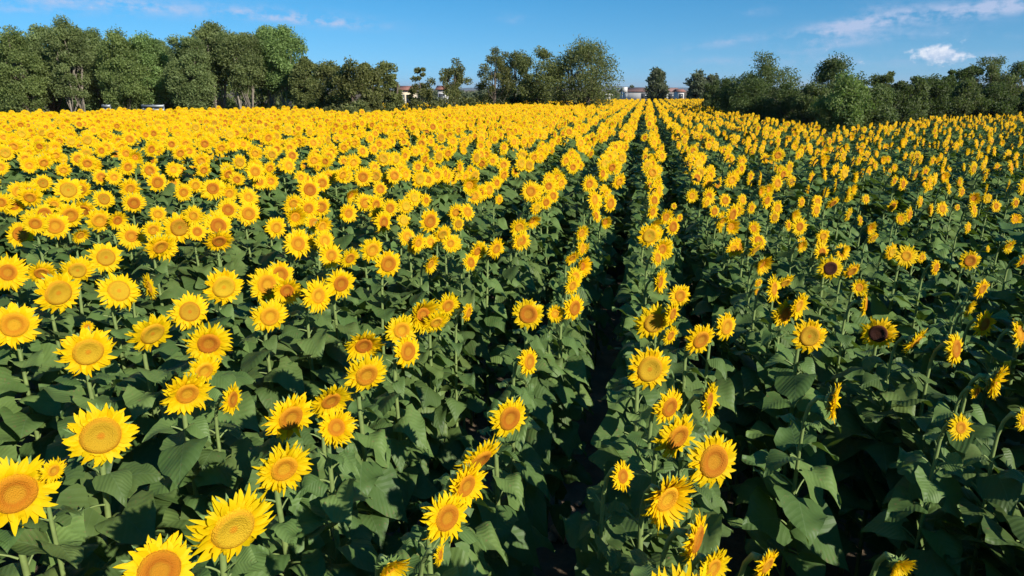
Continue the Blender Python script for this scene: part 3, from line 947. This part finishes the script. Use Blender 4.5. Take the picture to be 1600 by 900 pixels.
# ------------------------------------------------------------------ soil clods lying in the furrow
soil = simple('soil_clod', (.30, .215, .15), .95, 14, .4, .8)
for n, (px, py, d, lab) in enumerate(((884, 832, .17, 'large pale soil clod lying in the furrow near the bottom of the picture'), (862, 838, .08, 'small soil clod left of the large pale clod'),
                                      (898, 741, .10, 'soil clod lying further up the bare furrow'), (905, 786, .05, 'tiny soil clod between the two bigger clods'), (1552, 884, .12, 'pale soil clod under the plants at bottom right'))):
    P, _ = on_plane(px, py, .03)
    g = np.random.default_rng(n)
    bmv = []
    k, r_ = 12, 7
    for i in range(r_):
        phi = math.pi * (i + .02) / (r_ - 1 + .04)
        for j in range(k):
            th = 2 * math.pi * j / k
            rr = 1 + g.uniform(-.22, .22)
            bmv.append((rr * math.sin(phi) * math.cos(th) * d * .6, rr * math.sin(phi) * math.sin(th) * d * .5, rr * math.cos(phi) * d * .35))
    F = [(i * k + j, (i + 1) * k + j, (i + 1) * k + (j + 1) % k, i * k + (j + 1) % k) for i in range(r_ - 1) for j in range(k)]
    tag(link('soil_clod', mesh('soil_clod', bmv, F, [soil], smooth=False), None, (P[0], P[1], .02 + d * .1), (0, 0, g.uniform(0, 6))), lab, 'soil clod', 'clods in the furrow')

# ------------------------------------------------------------------ air: one even, very thin volume round the whole place
b = MB(); b.box((0, 0, 45), (24000, 24000, 94))
m, t = mat('haze')
t.set(t.out.inputs['Volume'], t.n('ShaderNodeVolumePrincipled', {'Color': (.80, .88, 1.0), 'Density': .0001, 'Anisotropy': .2}))
tag(link('haze', b.mesh('haze', [m], False)), None, None, None, 'stuff')

# ------------------------------------------------------------------ sky, clouds and sun
SUN_EL, SUN_AZ = 27.0, 124.0          # degrees; azimuth clockwise from +Y
w = bpy.data.worlds.new('World'); scene.world = w
t = NT(w)
sky = t.n('ShaderNodeTexSky', sky_type='NISHITA', sun_disc=False, sun_elevation=R(SUN_EL), sun_rotation=R(SUN_AZ), altitude=500, air_density=1.0, dust_density=0.0, ozone_density=3.5)
gen = t.n('ShaderNodeTexCoord').outputs['Generated']
lift = t.n('ShaderNodeVectorMath', {0: gen, 1: (0, 0, .10)}, operation='ADD')
t.set(sky.inputs[0], t.n('ShaderNodeVectorMath', {0: lift}, operation='NORMALIZE'))
sx = t.n('ShaderNodeSeparateXYZ', {0: gen})
az = t.math('ARCTAN2', sx.outputs[0], sx.outputs[1]); el = t.math('ARCSINE', sx.outputs[2])
vec = t.n('ShaderNodeCombineXYZ', {0: t.math('MULTIPLY', az, 14.0), 1: t.math('MULTIPLY', el, 60.0), 2: 0.0})
nz = t.noise(1.0, 7, vec, .6)
vec2 = t.n('ShaderNodeCombineXYZ', {0: t.math('MULTIPLY', az, 75.0), 1: t.math('MULTIPLY', el, 100.0), 2: 3.0})
nz2 = t.noise(1.0, 6, vec2, .6)


def blob(px, py, sx_, sy_, slope, k, nn):
    d = ray(px, py); d /= np.linalg.norm(d)
    a0, e0 = math.atan2(d[0], d[1]), math.asin(d[2])
    da = t.math('SUBTRACT', az, a0)
    u = t.math('DIVIDE', da, sx_ / FPX)
    v = t.math('DIVIDE', t.math('SUBTRACT', t.math('SUBTRACT', el, e0), t.math('MULTIPLY', da, slope)), sy_ / FPX)
    r2 = t.math('ADD', t.math('MULTIPLY', u, u), t.math('MULTIPLY', v, v))
    gsn = t.math('EXPONENT', t.math('MULTIPLY', r2, -1.0))
    return t.math('MULTIPLY', gsn, k)


def add_all(lst):
    s = lst[0]
    for x in lst[1:]:
        s = t.math('ADD', s, x)
    return s


wisp = add_all([blob(*b_, nz) for b_ in (
    (100, 2, 130, 9, -.05, .9), (215, 8, 50, 6, -.1, .8), (420, 22, 110, 9, -.06, .85), (500, 32, 80, 7, -.08, .9), (805, 30, 26, 6, -.1, .35), (30, 14, 60, 6, 0, .5),
    (1130, 66, 60, 6, .12, .6), (1300, 48, 60, 12, .15, .9), (1390, 28, 70, 10, .15, .9), (1350, 60, 90, 8, .05, .6), (1490, 22, 70, 9, .12, .9), (1580, 8, 50, 12, .12, .9),
    (1105, 97, 55, 6, .0, .55), (1280, 76, 40, 5, .1, .5), (1260, 95, 60, 9, 0, .45), (1185, 17, 22, 6, 0, .35), (1375, 10, 26, 6, 0, .4), (1450, 92, 90, 10, 0, .4), (1560, 55, 60, 5, 0, .25), (1010, 95, 40, 3, 0, .25))])
wm = t.math('MULTIPLY', wisp, t.ramp(t.math('ADD', t.math('MULTIPLY', nz, .58), t.math('MULTIPLY', nz2, .42)), [(.43, (0, 0, 0)), (.60, (1, 1, 1))]), clamp=True)
puff = add_all([blob(*b_, nz2) for b_ in ((1470, 78, 20, 16, 0, 1.5), (1445, 88, 28, 9, 0, 1.2), (1498, 89, 26, 8, 0, 1.2), (1309, 92, 12, 12, 0, 1.1), (1352, 94, 14, 8, 0, 1.0))])
pm = t.ramp(t.math('ADD', t.math('MULTIPLY', puff, .85), t.math('MULTIPLY_ADD', nz2, 3.6, -2.5)), [(.0, (0, 0, 0)), (1.0, (1, 1, 1))])
skc = t.hsv(sky.outputs[0], .493, 1.38, .89)
c = t.mix(t.math('MULTIPLY', wm, .72), skc, (3.8, 4.25, 5.8))
c = t.mix(t.math('MULTIPLY', pm, .75), c, t.ramp(nz2, [(.42, (4.3, 4.9, 6.3)), (.62, (7.6, 7.4, 7.6))]))
bg = t.n('ShaderNodeBackground', {'Color': c, 'Strength': .10})
t.set(t.out.inputs[0], bg)
sl = bpy.data.lights.new('sun', 'SUN'); sl.energy = 4.8; sl.angle = R(.53); sl.color = (1.0, .95, .86)
so = bpy.data.objects.new('sun', sl); COL.objects.link(so)
dv = Vector((math.sin(R(SUN_AZ)) * math.cos(R(SUN_EL)), math.cos(R(SUN_AZ)) * math.cos(R(SUN_EL)), math.sin(R(SUN_EL))))
so.rotation_euler = dv.to_track_quat('Z', 'Y').to_euler()
so.location = (20, -20, 30)

vs = scene.view_settings
vs.view_transform = 'Standard'; vs.look = 'None'; vs.exposure = .58; vs.gamma = 1; vs.use_curve_mapping = False
scene.render.engine = 'CYCLES'
scene.cycles.max_bounces = 6
scene.cycles.diffuse_bounces = 4
scene.cycles.transmission_bounces = 3
scene.cycles.use_denoising = True
scene.cycles.denoiser = 'OPENIMAGEDENOISE'
scene.cycles.sample_clamp_indirect = 4
